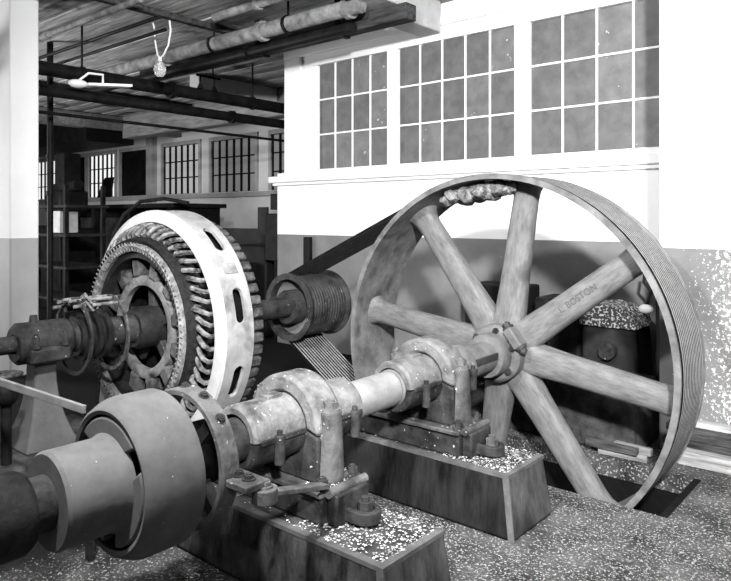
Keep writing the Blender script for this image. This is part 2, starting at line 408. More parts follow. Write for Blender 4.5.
# ------------------------------------------------------------------ overhead pipes and timber
def pipe(label, p, q, r, m_='pipe', flanges=(), name='ceiling_pipe', hang=()):
    base = Vector(p)
    root = thing(name, label, 'pipe', base, None)
    MB().cyl(p, q, r, seg=20).build('pipe_run', m_, root)
    d = (Vector(q) - Vector(p)).normalized(); Ln = (Vector(q) - Vector(p)).length
    for fl in flanges:
        c = Vector(p) + d * fl * Ln
        MB().cyl(c - d * .03, c + d * .03, r * 1.35, seg=20).build('coupling', m_, root)
    for h in hang:
        c = Vector(p) + d * h * Ln
        hb = MB(); hb.cyl(c + Vector((0, 0, r * .6)), (c.x, c.y, 4.05), .014, seg=8); hb.cyl(c - d * .02, c + d * .02, r * 1.18, seg=18)
        hb.build('hanger', 'pipe', root)
    return root
pipe('thick black pipe, upper one of the pair crossing the left bay', (-8, .8, 3.445), (-8, 9.8, 3.445), .085, flanges=(.22, .5, .8), hang=(.36, .66))
pipe('black pipe slung just under the thicker black pipe', (-8.05, .8, 3.20), (-8.05, 9.8, 3.20), .07, flanges=(.3, .62))
pipe('thin black pipe below the pair, above the far windows', (-8.6, .8, 3.02), (-8.6, 9.6, 3.02), .022)
pipe('grey lagged pipe running along the timber toward the window wall', (-9.6, 5.05, 3.80), (-4.35, 5.05, 3.80), .085, 'pipegr', flanges=(.35, .72, .97), hang=(.55, .8))
pipe('dark pipe beside the timber below the lagged pipe', (-10.2, 5.22, 3.66), (-4.6, 5.22, 3.66), .06, flanges=(.4, .7))
pipe('thin grey conduit crossing the boards at upper left', (-10.4, 3.75, 3.92), (-6.2, 3.75, 3.92), .035, 'pipegr', flanges=(.5,))
pipe('thin black rod at upper left beside the grey conduit', (-10.4, 4.1, 3.86), (-6.4, 4.1, 3.86), .022)
pipe('thin black rod, lowest of the rods at upper left', (-10.6, 4.3, 3.80), (-6.6, 4.3, 3.80), .02)
pipe('vertical black pipe dropping beside the white column', (-9.05, 4.13, 0), (-9.05, 4.13, 4.04), .04, flanges=(.5, .62), name='drop_pipe')
pipe('thin grey pipe lying high above the middle windows', (-6.3, 4.75, 3.98), (-4.42, 4.75, 3.98), .05, 'pipegr', flanges=(.4,))
root = thing('timber_beam', 'dark rough timber with sawn end under the white beam', 'beam', (-7, 5.38, 3.65))
MB().box(-8.8, -3.98, 5.30, 5.47, 3.655, 3.815).build('timber', 'beamdk', root, bevel=.008)
for x in (-6.2, -4.9): MB().box(x - .03, x + .03, 5.285, 5.478, 3.64, 4.05).build('strap', 'pipe', root)

# bare bulb on its cord
bx, by, bz = -7.0, 4.487, 3.458
root = thing('bare_bulb', 'bare clear light bulb hanging on a looped pale cord', 'light bulb', (bx, by, bz))
bm_ = MB()
prof = [(.0, -.105), (.035, -.10), (.064, -.07), (.075, -.02), (.064, .03), (.04, .065), (.026, .08)]
rings = []
for k in range(20):
    a = 2 * PI * k / 20
    rings.append([bm_.bm.verts.new((bx + r * math.cos(a), by + r * math.sin(a), bz + z)) for r, z in prof])
for k in range(20):
    A, B = rings[k], rings[(k + 1) % 20]
    for i in range(1, len(prof) - 1): bm_.bm.faces.new((A[i], A[i + 1], B[i + 1], B[i]))
    bm_.bm.faces.new((A[0], A[1], B[1]))
bm_.build('bulb_envelope', 'glass', root)
MB().cyl((bx, by, bz + .075), (bx, by, bz + .13), .026, .02).build('socket', 'cord', root)
MB().tube([(bx - .02, by, bz - .02), (bx - .012, by, bz + .04), (bx, by, bz + .06), (bx + .012, by, bz + .04), (bx + .02, by, bz - .02)], .008, 6).build('filament_post', 'lamp', root)
MB().tube([(bx - .17, by, 4.05), (bx - .13, by, 3.98), (bx - .10, by, 3.78), (bx - .05, by, bz + .16), (bx, by, bz + .12), (bx + .07, by, bz + .14), (bx + .17, by, bz + .24), (bx + .22, by, bz + .40), (bx + .2, by, 3.96), (bx + .2, by, 4.05)], .011, 8).build('cord', 'cord', root)

# enamel shaded lamp on the pipe
lx, ly, lz = -7.72, 3.85, 3.30
root = thing('shade_lamp', 'small white lamp with bracket arm clamped below the black pipes', 'lamp', (lx, ly, lz))
MB().ball((lx, ly, lz - .03), .09, 1, 1.3, .55).build('globe', 'lamp', root)
MB().beam((lx + .02, ly + .1, lz - .03), (lx + .10, ly + .62, lz + .02), .12, .03).build('reflector', 'lamp', root)
MB().tube([(lx, ly, lz), (lx + .02, ly + .12, lz + .11), (lx + .02, ly + .3, lz + .12), (lx + .02, ly + .3, lz + .02)], .014, 8).build('arm', 'lamp', root)
root = thing('hanging_lamp', 'pair of dark pendant lamps hanging before the far windows', 'lamp', (-8.0, 6.3, 3.5))
MB().cyl((-8.0, 6.0, 4.04), (-8.0, 6.0, 3.72), .012).cyl((-8.0, 5.72, 3.72), (-8.0, 6.12, 3.72), .02).build('bracket', 'pipe', root)
for yy in (5.78, 6.02):
    MB().cyl((-8.0, yy, 3.72), (-8.0, yy, 3.6), .012).cyl((-8.0, yy, 3.6), (-8.0, yy, 3.53), .02, .05).build('pendant', 'pipe', root)

# ------------------------------------------------------------------ FLYWHEEL
XS, ZS, YN, YFR, R = -2.355, .74, 4.055, 4.582, 1.25
NB = 13
fly = thing('flywheel', 'huge grey eight-spoke cast iron flywheel standing in the floor pit', 'flywheel', (XS, 4.32, ZS - R))
pitch = (YFR - YN - .10) / NB
prof = [(1.212, YN), (1.25, YN), (1.25, YN + .018), (1.227, YN + .022), (1.227, YN + .056)]
for i in range(NB):
    c0 = YN + .062 + (i + .5) * pitch
    prof += [(1.231, c0 - pitch * .46), (1.222, c0 - pitch * .26), (1.222, c0 + pitch * .26), (1.231, c0 + pitch * .46)]
prof += [(1.222, YFR - .036), (1.222, YFR - .022), (1.25, YFR - .018), (1.25, YFR), (1.212, YFR), (1.213, YFR - .06), (1.214, YFR - .1), (1.214, YN + .1), (1.213, YN + .06)]
MB().lathe(prof, XS, ZS, 144, closed=True).build('rim', 'rim', fly, sharp=28)
SP = [-8.5 + 45 * k for k in range(8)]
bm_ = MB(); rings = []
for (r, w, d) in [(.12, .15, .10), (.2, .135, .095), (.27, .112, .08), (.5, .1, .073), (.8, .094, .068), (1.08, .088, .064), (1.15, .094, .07), (1.195, .11, .085), (1.218, .13, .105)]:
    ring = []
    for k in range(20):
        q = 2 * PI * k / 20; cx_, sy_ = math.cos(q), math.sin(q); e = .72      # flattened oval section
        ring.append(bm_.bm.verts.new((r, d * math.copysign(abs(sy_) ** e, sy_), w * math.copysign(abs(cx_) ** e, cx_))))
    rings.append(ring)
for A, B in zip(rings, rings[1:]):
    for k in range(20): bm_.bm.faces.new((A[k], A[(k + 1) % 20], B[(k + 1) % 20], B[k]))
bm_.bm.faces.new(rings[0]); bm_.bm.faces.new(rings[-1])
sp0 = bm_.build('spoke', 'spoke', None, sharp=60)
for ai, adeg in enumerate(SP):
    sp = sp0 if ai == 0 else sp0.copy()
    if ai: C.objects.link(sp)
    sp.parent = fly; sp.location = Vector((XS, 4.32, ZS)) - Vector(fly['_base']); sp.rotation_euler = (0, -math.radians(adeg), 0)
# hub: two clamped halves with lugs and bolts
for s_, a0, a1 in ((0, math.radians(40), math.radians(216)), (1, math.radians(220), math.radians(396))):
    MB().lathe([(.10, 4.13), (.18, 4.13), (.2, 4.155), (.205, 4.32), (.2, 4.485), (.18, 4.51), (.10, 4.51)], XS, ZS, 40, True, a0, a1).build('hub_half', 'wheel', fly, bevel=.008)
for sgn in (1, -1):
    a = math.radians(38) if sgn > 0 else math.radians(218)
    er = Vector((math.cos(a), 0, math.sin(a))); et = Vector((-math.sin(a), 0, math.cos(a)))
    c0 = Vector((XS, 0, ZS)) + er * .205
    for yy in (4.15, 4.49):
        c1 = Vector((c0.x, yy, c0.z))
        lg = MB().beam(c1 - et * .075, c1 + et * .075, .10, .07, up=(er.x, 0, er.z)); lug = lg.build('hub_lug', 'wheel', fly, bevel=.012)
        MB().hexbolt(c1 + et * .075, et, .03, .05).build('hub_bolt', 'ironmid', lug)
        MB().hexbolt(c1 - et * .075, -et, .03, .05).build('hub_bolt', 'ironmid', lug)
MB().lathe([(.098, 4.02), (.145, 4.02), (.15, 4.04), (.15, 4.14), (.098, 4.14)], XS, ZS, 40, True).build('hub_collar', 'wheel', fly)
for k in range(6):
    a = 2 * PI * k / 6 + .35
    MB().hexbolt((XS + .165 * math.cos(a), 4.13, ZS + .165 * math.sin(a)), (0, -1, 0), .017, .03).build('hub_bolt', 'ironmid', fly)
# stencilled writing on the upper right spoke
def text(body, size, loc, rot, parent, m_, name='lettering'):
    cu = bpy.data.curves.new(name, 'FONT'); cu.body = body; cu.size = size; cu.extrude = .0006
    cu.align_x = 'CENTER'; cu.align_y = 'CENTER'
    o = bpy.data.objects.new(name, cu); C.objects.link(o)
    bpy.context.view_layer.update()
    dg = bpy.context.evaluated_depsgraph_get()
    me = bpy.data.meshes.new_from_object(o.evaluated_get(dg)); bpy.data.objects.remove(o)
    me.materials.append(M[m_]) if not me.materials else None
    o = bpy.data.objects.new(name, me); C.objects.link(o)
    o.parent = parent; o.location = Vector(loc) - Vector(parent['_base']); o.rotation_euler = rot
    return o
a = math.radians(36.5)
text('L. BOSTON', .062, (XS + .70 * math.cos(a), 4.32 - .0735, ZS + .70 * math.sin(a)), (PI / 2, -a, 0), fly, 'ink')

# rag bundle caught inside the rim
rg = MB()
for k in range(15):
    u = k / 14
    a = math.radians(112 - 27 * u); r = 1.155 - .02 * math.sin(u * PI) + random.uniform(-.015, .015)
    rg.ball((XS + r * math.cos(a), 4.20 + random.uniform(-.05, .05), ZS + r * math.sin(a)), .042 + .025 * math.sin(u * PI) + random.uniform(-.008, .01), 1.1, 1.5, random.uniform(.8, 1.1), 10, 8)
for v in rg.bm.verts: v.co += Vector((random.uniform(-1, 1), random.uniform(-1, 1), random.uniform(-1, 1))) * .009
o = rg.build('rag_bundle', 'rag', None)
tag(o, 'tattered grey rag bundle stuck inside the top of the flywheel rim', 'rag')

# ------------------------------------------------------------------ line shaft (lies a touch lower at the near end)
def zax(y): return ZS - .0135 * (4.4 - y)
sh = thing('drive_shaft', 'long grey steel drive shaft running from lower left into the flywheel hub', 'shaft', (XS, 2.5, .7))
def shaft_seg(y0, y1, r, m_, name, e=.01):
    o = MB()
    pr_ = [(.0, y0), (r - e, y0), (r, y0 + e), (r, y1 - e), (r - e, y1), (0, y1)]
    o.lathe(pr_, XS, 0, 40)
    for v in o.bm.verts: v.co.z += zax(v.co.y)
    bmesh.ops.remove_doubles(o.bm, verts=o.bm.verts[:], dist=1e-5)
    return o.build(name, m_, sh)
shaft_seg(.55, 2.62, .096, 'ironmid', 'shaft_length')
shaft_seg(2.62, 2.98, .098, 'steel', 'journal')
shaft_seg(2.98, 4.75, .105, 'wheel', 'shaft_length')
# raised key on the length before the hub
a = math.radians(5)
MB().beam((XS + .101 * math.cos(a), 3.74, zax(3.74) + .02), (XS + .101 * math.cos(a), 4.03, zax(4.03) + .02), .02, .045).build('key', 'ironmid', sh, bevel=.004)
end = MB().lathe([(0, .5), (.125, .5), (.14, .53), (.14, .96), (.125, .985), (.096, .985)], XS, zax(.8), 40); end.build('end_collar', 'irondk', sh)

# ------------------------------------------------------------------ piers
def flakes(nm, n, fx, z, parent=None, size=(.006, .02), m_=('flake', 'flakegr'), lift=.002):
    b = bmesh.new()
    for _ in range(n):
        x, y = fx()
        s_ = random.uniform(*size); a = random.uniform(0, PI * 2); zz = (z(x, y) if callable(z) else z) + lift
        tx, ty = random.uniform(-.6, .6), random.uniform(-.6, .6)
        k = random.choice((3, 4, 4, 5)); vs_ = []
        for i in range(k):
            aa = a + 2 * PI * i / k + random.uniform(-.3, .3); rr = s_ * random.uniform(.6, 1.1)
            dx, dy = rr * math.cos(aa), rr * math.sin(aa)
            vs_.append(b.verts.new((x + dx, y + dy, zz + abs(dx * tx + dy * ty) + .001)))
        f = b.faces.new(vs_); f.material_index = 0 if random.random() < .4 else 1
    o = MB(); o.bm.free(); o.bm = b
    return o.build(nm, None, parent, kind='stuff', mats=list(m_), recalc=False)

def pier(label, xl, xr, y0, y1, m_, group=None):
    p = thing('concrete_pier', label, 'pier', ((xl + xr) / 2, (y0 + y1) / 2, 0))
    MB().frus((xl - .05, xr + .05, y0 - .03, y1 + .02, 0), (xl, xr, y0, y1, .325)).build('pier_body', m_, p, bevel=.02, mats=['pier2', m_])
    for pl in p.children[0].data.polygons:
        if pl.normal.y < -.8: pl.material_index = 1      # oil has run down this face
    e = MB()
    e.poly([(xr + .046, y0 - .028, .002), (xr + .055, y0 - .028, .002), (xr + .055, y0 - .035, .002), (xr + .02, y0 - .035, .002)],
           [(xr - .002, y0 + .004, .32), (xr + .005, y0 + .004, .32), (xr + .005, y0 - .003, .32), (xr - .032, y0 - .003, .32)])
    e.build('corner_angle', 'edge', p)
    MB().box(xl, xr + .004, y0 - .004, y0 + .035, .312, .331).box(xr - .035, xr + .004, y0 + .035, y1, .312, .331).build('edge_angle', 'edge', p)
    flakes('paint_flakes', 1100, lambda: (random.uniform(-2.15, xr - .02) if random.random() < .8 else random.uniform(xl, xr - .02), random.uniform(y0 + .02, y1 - .01)), .331, p, (.003, .009))
    return p
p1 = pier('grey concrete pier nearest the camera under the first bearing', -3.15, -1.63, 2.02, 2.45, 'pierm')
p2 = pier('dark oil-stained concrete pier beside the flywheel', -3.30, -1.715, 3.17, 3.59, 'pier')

# ------------------------------------------------------------------ bearings
def bearing(label, yc):
    za = zax(yc); zp = .48
    bg = thing('pillow_bearing', label, 'bearing', (XS, yc, .325))
    MB().box(XS - .62, XS + .30, yc - .13, yc + .13, .33, .46).build('bed_plate', 'ironmid', bg, bevel=.008)
    MB().box(XS - .60, XS + .31, yc - .15, yc + .15, .455, zp).build('top_plate', 'iron', bg, bevel=.006)
    # sleeve (shell) with open ends
    ro, ri = .145, .108
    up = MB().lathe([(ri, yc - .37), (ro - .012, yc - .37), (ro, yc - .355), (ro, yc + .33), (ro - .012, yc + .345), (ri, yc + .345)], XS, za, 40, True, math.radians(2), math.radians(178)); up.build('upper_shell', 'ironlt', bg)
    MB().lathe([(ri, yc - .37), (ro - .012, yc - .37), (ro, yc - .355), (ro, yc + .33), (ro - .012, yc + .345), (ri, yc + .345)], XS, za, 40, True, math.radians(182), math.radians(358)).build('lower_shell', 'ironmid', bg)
    for sx in (-1, 1):
        MB().box(XS + sx * .142 - .012, XS + sx * .142 + .012, yc - .34, yc + .32, za - .012, za + .012).build('shell_flange', 'ironmid', bg, bevel=.003)
        for dy in (-.245, .255):
            cc = MB().cyl((XS + sx * .158, yc + dy, za - .11), (XS + sx * .158, yc + dy, za + .02), .024, seg=16)
            boss = cc.build('bolt_boss', 'ironmid', bg, bevel=.004)
            MB().cyl((XS + sx * .158, yc + dy, za + .018), (XS + sx * .158, yc + dy, za + .04), .014, seg=6).build('boss_bolt', 'ironmid', boss)
    # arched cap
    outl = [(XS + .232, za - .02)] + arcpts(XS, za, .235, 0, 180, 24) + [(XS - .232, za - .02)] + arcpts(XS, za, .15, 180, 0, 20)
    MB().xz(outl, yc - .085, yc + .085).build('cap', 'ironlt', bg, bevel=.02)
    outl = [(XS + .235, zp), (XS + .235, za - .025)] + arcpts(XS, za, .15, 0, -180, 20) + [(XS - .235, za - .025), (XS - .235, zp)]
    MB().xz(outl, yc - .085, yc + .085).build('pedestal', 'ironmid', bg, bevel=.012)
    for sx in (-1, 1):
        X = XS + sx * .232
        b_ = MB(); 
        b_.poly([(X + .058 * math.cos(2 * PI * k / 16), yc + .075 * math.sin(2 * PI * k / 16), zp) for k in range(16)],
                [(X + .046 * math.cos(2 * PI * k / 16), yc + .056 * math.sin(2 * PI * k / 16), za + .085) for k in range(16)])
        pst = b_.build('cap_post', 'iron', bg, bevel=.006)
        MB().hexbolt((X, yc, za + .085), (0, 0, 1), .034, .055).build('cap_bolt', 'ironlt', pst)
        for dy in (-.10, .10):
            MB().hexbolt((X + sx * .045, yc + dy, zp), (0, 0, 1), .026, .055).build('base_bolt', 'ironmid', bg)
    MB().box(XS - .03, XS + .03, yc - .20, yc - .11, za + .135, za + .158).build('oil_hole_cover', 'ironlt', bg, bevel=.004)
    # jacking block at the open end of the bed plate
    jx = XS + .31
    jb = MB().box(jx - .01, jx + .055, yc - .10, yc + .12, .331, .47).build('jack_block', 'ironmid', bg, bevel=.01)
    MB().cyl((jx + .02, yc - .12, .478), (jx + .02, yc + .13, .478), .022, seg=14).build('jack_bar', 'iron', bg)
    MB().cyl((jx - .05, yc - .12, .49), (jx - .05, yc + .13, .49), .018, seg=14).build('jack_bar', 'iron', bg)
    u_ = MB()
    ot = arcpts(jx + .12, yc + .02, .068, -90, 90, 12); inn = arcpts(jx + .12, yc + .02, .038, 90, -90, 12)
    loop = [(jx + .05, yc - .048)] + ot + [(jx + .05, yc + .088), (jx + .05, yc + .058)] + inn + [(jx + .05, yc - .018)]
    u_.poly([(x, y_, .345) for x, y_ in loop], [(x, y_, .40) for x, y_ in loop])
    u_.build('clevis', 'ironmid', bg, bevel=.005)
    MB().hexbolt((jx + .115, yc + .02, .345), (0, 0, 1), .034, .105).build('clevis_bolt', 'iron', bg)
    flakes('paint_flakes', 160, lambda: (random.uniform(XS + .18, XS + .30), random.uniform(yc - .13, yc + .14)), zp + .001, bg, (.003, .007))
    return bg
bearing('arched iron pillow bearing nearest the coupling drum', 2.25)
bearing('arched iron pillow bearing beside the flywheel hub', 3.36)

# ------------------------------------------------------------------ coupling drum on the near end
zd = zax(1.42)
dr = thing('clutch_coupling', 'smooth grey clutch coupling drum with long sleeve in the foreground', 'coupling', (XS, 1.4, zd - .3))
MB().lathe([(.247, 1.288), (.262, 1.283), (.274, 1.292), (.296, 1.335), (.302, 1.36), (.303, 1.5), (.298, 1.512), (.285, 1.512), (.28, 1.37), (.255, 1.33)], XS, zd, 80, True).build('drum_shell', 'drum', dr)
MB().lathe([(.10, 1.335), (.262, 1.335), (.272, 1.36), (.10, 1.36)], XS, zd, 64, True).build('drum_web', 'black', dr)
for k in range(3):    # three-lobed spider plate in the drum mouth
    ac = math.radians(92 + 120 * k); pts = []
    wid = math.radians(50)
    pts = [(XS + r * math.cos(ac + q), zd + r * math.sin(ac + q)) for r, q in
           [(.16, -.74)] + [(.238, wid * (u / 10 * 2 - 1)) for u in range(11)] + [(.16, .74)]]
    pts += [(XS + .11 * math.cos(ac + q), zd + .11 * math.sin(ac + q)) for q in (.7, 0, -.7)]
    MB().xz(pts, 1.287, 1.334).build('spider_lobe', 'drum', dr, bevel=.008)
MB().lathe([(.096, 1.06), (.163, 1.06), (.172, 1.072), (.172, 1.262), (.18, 1.28), (.188, 1.30), (.096, 1.30)], XS, zd - .004, 64, True).build('sleeve', 'drum', dr)
MB().lathe([(.096, 1.39), (.13, 1.39), (.13, 1.74), (.12, 1.75), (.096, 1.75)], XS, zd, 48, True).build('inner_hub', 'black', dr)
MB().lathe([(.258, 1.60), (.277, 1.60), (.284, 1.608), (.284, 1.677), (.277, 1.685), (.258, 1.685)], XS, zd, 72, True).build('clamp_ring', 'iron', dr)
for k in range(4):
    a = math.radians(45 + 90 * k)
    MB().beam((XS + .12 * math.cos(a), 1.645, zd + .12 * math.sin(a)), (XS + .262 * math.cos(a), 1.645, zd + .262 * math.sin(a)), .05, .05, up=(0, 1, 0)).build('ring_arm', 'irondk', dr)
for k in range(3):
    a = math.radians(95 - 26 * k)
    MB().hexbolt((XS + .28 * math.cos(a), 1.645, zd + .28 * math.sin(a)), (math.cos(a), 0, math.sin(a)), .017, .022).build('ring_bolt', 'ironmid', dr)
MB().box(XS + .24, XS + .40, 1.615, 1.735, zd - .05, zd - .02).build('ear', 'iron', dr, bevel=.006)
for q in ((.285, 1.675), (.345, 1.675)):
    MB().hexbolt((XS + q[0], q[1], zd - .02), (0, 0, 1), .02, .026).build('ear_bolt', 'ironmid', dr)

# link bar from the drum ear to the jack of the first bearing
lk = thing('link_bar', 'flat iron link bar joining the clutch ear to the near bearing jack', 'link bar', (-2.0, 2.0, .5))
pA = Vector((XS + .385, 1.72, zd - .075)); pB = Vector((XS + .32, 2.12, .515))
MB().beam(pA, pB, .055, .022).build('bar', 'iron', lk, bevel=.004)
MB().cyl(pA + Vector((0, 0, -.035)), pA + Vector((0, 0, .023)), .05, seg=24).build('eye', 'iron', lk, bevel=.005)
MB().hexbolt(pA + Vector((0, 0, .023)), (0, 0, 1), .024, .03).build('pin', 'ironlt', lk)

# ------------------------------------------------------------------ MOTOR
XM, ZM = -4.35, .90
mo = thing('electric_motor', 'large open electric motor with pale slotted ring frame', 'motor', (XM, 2.85, 0))
# frame ring in segments so that the ventilation slots are real openings
RF0, RF1, YA, YB = .815, .84, 2.74, 2.97
NS = 10
fm = MB()
ym = (YA + YB) / 2 + .012
for k in range(NS):
    c0 = math.radians(14 + 360 / NS * k); hw = math.radians(360 / NS / 2); sw = math.radians(8.2)
    for a0, a1 in ((c0 - hw, c0 - sw), (c0 + sw, c0 + hw)):
        fm.lathe([(RF0, YA), (RF1, YA), (RF1, ym), (RF1, YB), (RF0, YB), (RF0, ym)], XM, ZM, 6, True, a0, a1, False)
    ns = 24
    for side in (0, 1):     # rounded slot: a bridge strip on each side of it
        rr = []
        for q in range(ns + 1):
            u = -1 + 2 * q / ns; a = c0 + sw * u
            d_ = abs(u) * sw * RF1 - (sw * RF1 - .04)
            h = .04 if d_ <= 0 else math.sqrt(max(0, .04 ** 2 - d_ ** 2))
            ys = (YA, ym - h) if side == 0 else (ym + h, YB)
            rr.append([fm.bm.verts.new((XM + r * math.cos(a), y_, ZM + r * math.sin(a))) for r, y_ in ((RF0, ys[0]), (RF1, ys[0]), (RF1, ys[1]), (RF0, ys[1]))])
        for A, B in zip(rr, rr[1:]):
            for j_ in range(4): fm.bm.faces.new((A[j_], A[(j_ + 1) % 4], B[(j_ + 1) % 4], B[j_]))
fm.build('frame_ring', 'motor', mo)
MB().lathe([(.755, YA - .03), (.80, YA - .03), (.835, YA - .015), (.842, YA + .004), (.755, YA + .004)], XM, ZM, 96, True).build('frame_lip', 'motorlip', mo)
MB().lathe([(.70, YA + .03), (.75, YA + .03), (.75, YB), (.70, YB)], XM, ZM, 96, True).build('stator_core', 'black', mo)
# frame feet
for sx in (-1, 1): MB().frus((XM + sx * .62 - .22, XM + sx * .62 + .22, YA, YB, .0), (XM + sx * .62 - .15, XM + sx * .62 + .15, YA, YB, .38)).build('frame_foot', 'motor', mo, bevel=.01)
# nameplate on frame
a = math.radians(32)
MB().beam((XM + .842 * math.cos(a), YA + .07, ZM + .842 * math.sin(a)), (XM + .842 * math.cos(a), YB - .05, ZM + .842 * math.sin(a)), .006, .08, up=(-math.sin(a), 0, math.cos(a))).build('name_plate', 'pipegr', mo)
# coil ends: a ring of bent coil loops
NCO = 60
c0o = None
for k in range(NCO):
    a = 2 * PI * k / NCO + random.uniform(-.012, .012); jr = random.uniform(-.012, .012)
    def P(r, y, da): return (XM + r * math.cos(a + da), y, ZM + r * math.sin(a + da))
    cb = MB().tube([P(.735, 2.76, 0), P(.735, 2.69, .0), P(.715, 2.655, .03), P(.675 + jr, 2.64 + jr, .075), P(.645, 2.66, .10), P(.635, 2.72, .11)], [.016, .016, .018, .018, .016, .016], 6)
    cb.build('coil_end', 'coil', mo)
MB().lathe([(.60, 2.60), (.635, 2.58), (.648, 2.62), (.648, 2.74), (.60, 2.76)], XM, ZM, 96, True).build('coil_band', 'coilband', mo)
# inner lashed ring (rotor winding head) with cord wraps
MB().lathe([(.545, 2.575), (.585, 2.555), (.602, 2.575), (.602, 2.63), (.56, 2.66)], XM, ZM, 96, True).build('winding_head', 'rope', mo)
for k in range(96):
    a = 2 * PI * k / 96
    MB().beam((XM + .55 * math.cos(a), 2.566, ZM + .55 * math.sin(a)), (XM + .612 * math.cos(a + .015), 2.556, ZM + .612 * math.sin(a + .015)), .008, .006, up=(0, 1, 0)).build('cord_wrap', 'rope', mo)
# rotor spider: arms, ring, hub
MB().lathe([(.50, 2.60), (.545, 2.60), (.545, 2.86), (.50, 2.86)], XM, ZM, 80, True).build('rotor_rim', 'irondk', mo)
MB().lathe([(.30, 2.88), (.54, 2.88), (.54, 2.90), (.30, 2.90)], XM, ZM, 80, True).build('rotor_back', 'far', mo)
for k in range(12):
    a = math.radians(12 + 30 * k)
    er = Vector((math.cos(a), 0, math.sin(a)))
    c_ = Vector((XM, 2.70, ZM))
    MB().beam(c_ + er * .36, c_ + er * .50, .10, .12, up=(0, 1, 0)).build('pole_coil', 'coilpole', mo, bevel=.02)
MB().lathe([(.30, 2.655), (.345, 2.645), (.37, 2.655), (.37, 2.70), (.30, 2.70)], XM, ZM, 72, True).build('short_ring', 'ringgr', mo)
for k in range(12):
    a = math.radians(27 + 30 * k)
    MB().box(-.02, .02, -.012, .012, -.03, .03).build('ring_clip', 'irondk', mo).matrix_local = Matrix.Translation(Vector((XM + .365 * math.cos(a), 2.645, ZM + .365 * math.sin(a))) - Vector(mo['_base'])) @ Matrix.Rotation(PI / 2 - a, 4, 'Y')
for k in range(5):
    a = math.radians(20 + 72 * k); er = Vector((math.cos(a), 0, math.sin(a)))
    MB().beam(Vector((XM, 2.74, ZM)) + er * .10, Vector((XM, 2.74, ZM)) + er * .30, .07, .05, up=(0, 1, 0)).build('spider_arm', 'ironmid', mo, bevel=.01)
MB().lathe([(0, 2.56), (.13, 2.56), (.15, 2.6), (.15, 2.9), (0, 2.9)], XM, ZM, 40).build('rotor_hub', 'irondk', mo)
# rear coil teeth
for k in range(56):
    a = 2 * PI * (k + .5) / 56
    er = Vector((math.cos(a), 0, math.sin(a))); c_ = Vector((XM, 0, ZM)) + er * .755
    MB().beam(c_ + Vector((0, 2.965, 0)), c_ + Vector((0, 3.11, 0)), .066, .06, up=er).build('rear_coil', 'coilgr', mo, bevel=.012)
MB().lathe([(.60, 2.96), (.73, 2.96), (.73, 3.05), (.60, 3.05)], XM, ZM, 80, True).build('rear_band', 'irondk', mo)
# shaft
msh = MB().lathe([(0, 1.45), (.055, 1.45), (.055, 1.80), (.085, 1.82), (.085, 2.12), (.10, 2.14), (.10, 2.9), (.088, 2.92), (.088, 4.62), (0, 4.62)], XM, ZM, 36)
msh.build('motor_shaft', 'ironmid', mo)
# slip rings and brush gear
for yy, rr in ((2.17, .165), (2.235, .165), (2.30, .165)):
    MB().lathe([(.13, yy), (rr, yy), (rr, yy + .03), (.13, yy + .03)], XM, ZM, 56, True).build('slip_ring', 'irondk', mo)
MB().lathe([(.10, 2.14), (.13, 2.14), (.13, 2.36), (.10, 2.36)], XM, ZM, 40, True).build('slip_ring_core', 'irondk', mo)
for yy, rr, m_ in ((2.13, .245, 'ironmid'), (2.38, .25, 'coilgr')):
    MB().lathe([(rr - .014, yy), (rr + .01, yy), (rr + .01, yy + .016), (rr - .014, yy + .016)], XM, ZM, 56, True).build('brush_yoke', m_, mo)
for k in range(5):
    a = math.radians(60 + 18 * k)
    MB().cyl((XM + .245 * math.cos(a), 2.08, ZM + .245 * math.sin(a)), (XM + .245 * math.cos(a), 2.42, ZM + .245 * math.sin(a)), .012, seg=10).build('brush_rod', 'rope', mo)
    MB().box(XM + .235 * math.cos(a) - .02, XM + .235 * math.cos(a) + .02, 2.16, 2.20, ZM + .235 * math.sin(a) - .03, ZM + .235 * math.sin(a) + .02).build('brush_holder', 'ironmid', mo)
    MB().tube([(XM + .25 * math.cos(a), 2.12 + .04 * k, ZM + .25 * math.sin(a)), (XM + .29 * math.cos(a) + .02, 2.14 + .04 * k, ZM + .28 * math.sin(a)), (XM + .26 * math.cos(a) + .06, 2.18 + .04 * k, ZM + .21 * math.sin(a))], .008, 6).build('brush_lead', 'rope', mo)

# motor outboard bearing and pedestal
mb_ = thing('motor_bearing_stand', 'dark motor bearing cap on a flared grey pedestal at left', 'bearing stand', (XM, 1.95, 0))
MB().lathe([(.06, 1.76), (.11, 1.76), (.13, 1.78), (.13, 2.08), (.115, 2.10), (.06, 2.10)], XM, ZM, 32, True).build('bearing_cap', 'ironmid', mb_)
MB().box(XM - .15, XM + .15, 1.80, 2.06, ZM - .12, ZM - .02).build('bearing_saddle', 'ironmid', mb_, bevel=.02)
for q in ((-.13, 1.84), (.13, 1.84), (-.13, 2.02), (.13, 2.02)): MB().hexbolt((XM + q[0], q[1], ZM - .02), (0, 0, 1), .022, .09).build('cap_bolt', 'ironmid', mb_)
MB().cyl((XM, 1.88, ZM + .11), (XM, 1.88, ZM + .17), .03, .022).build('oil_cup', 'ironmid', mb_)
out = []
for k in range(9):
    u = k / 8; out.append((.07 + .11 * (1 - u) ** 2.4, .25 + u * .53))
pd = MB()
rings = []
for w, z in out:
    d_ = w * .95
    rings.append([pd.bm.verts.new((XM + w * sx, 1.93 + d_ * sy, z)) for sx, sy in ((-1, -1), (1, -1), (1, 1), (-1, 1))])
for A, B in zip(rings, rings[1:]):
    for k in range(4): pd.bm.faces.new((A[k], A[(k + 1) % 4], B[(k + 1) % 4], B[k]))
pd.bm.faces.new(rings[0]); pd.bm.faces.new(rings[-1])
pd.build('pedestal', 'drum', mb_, bevel=.012)
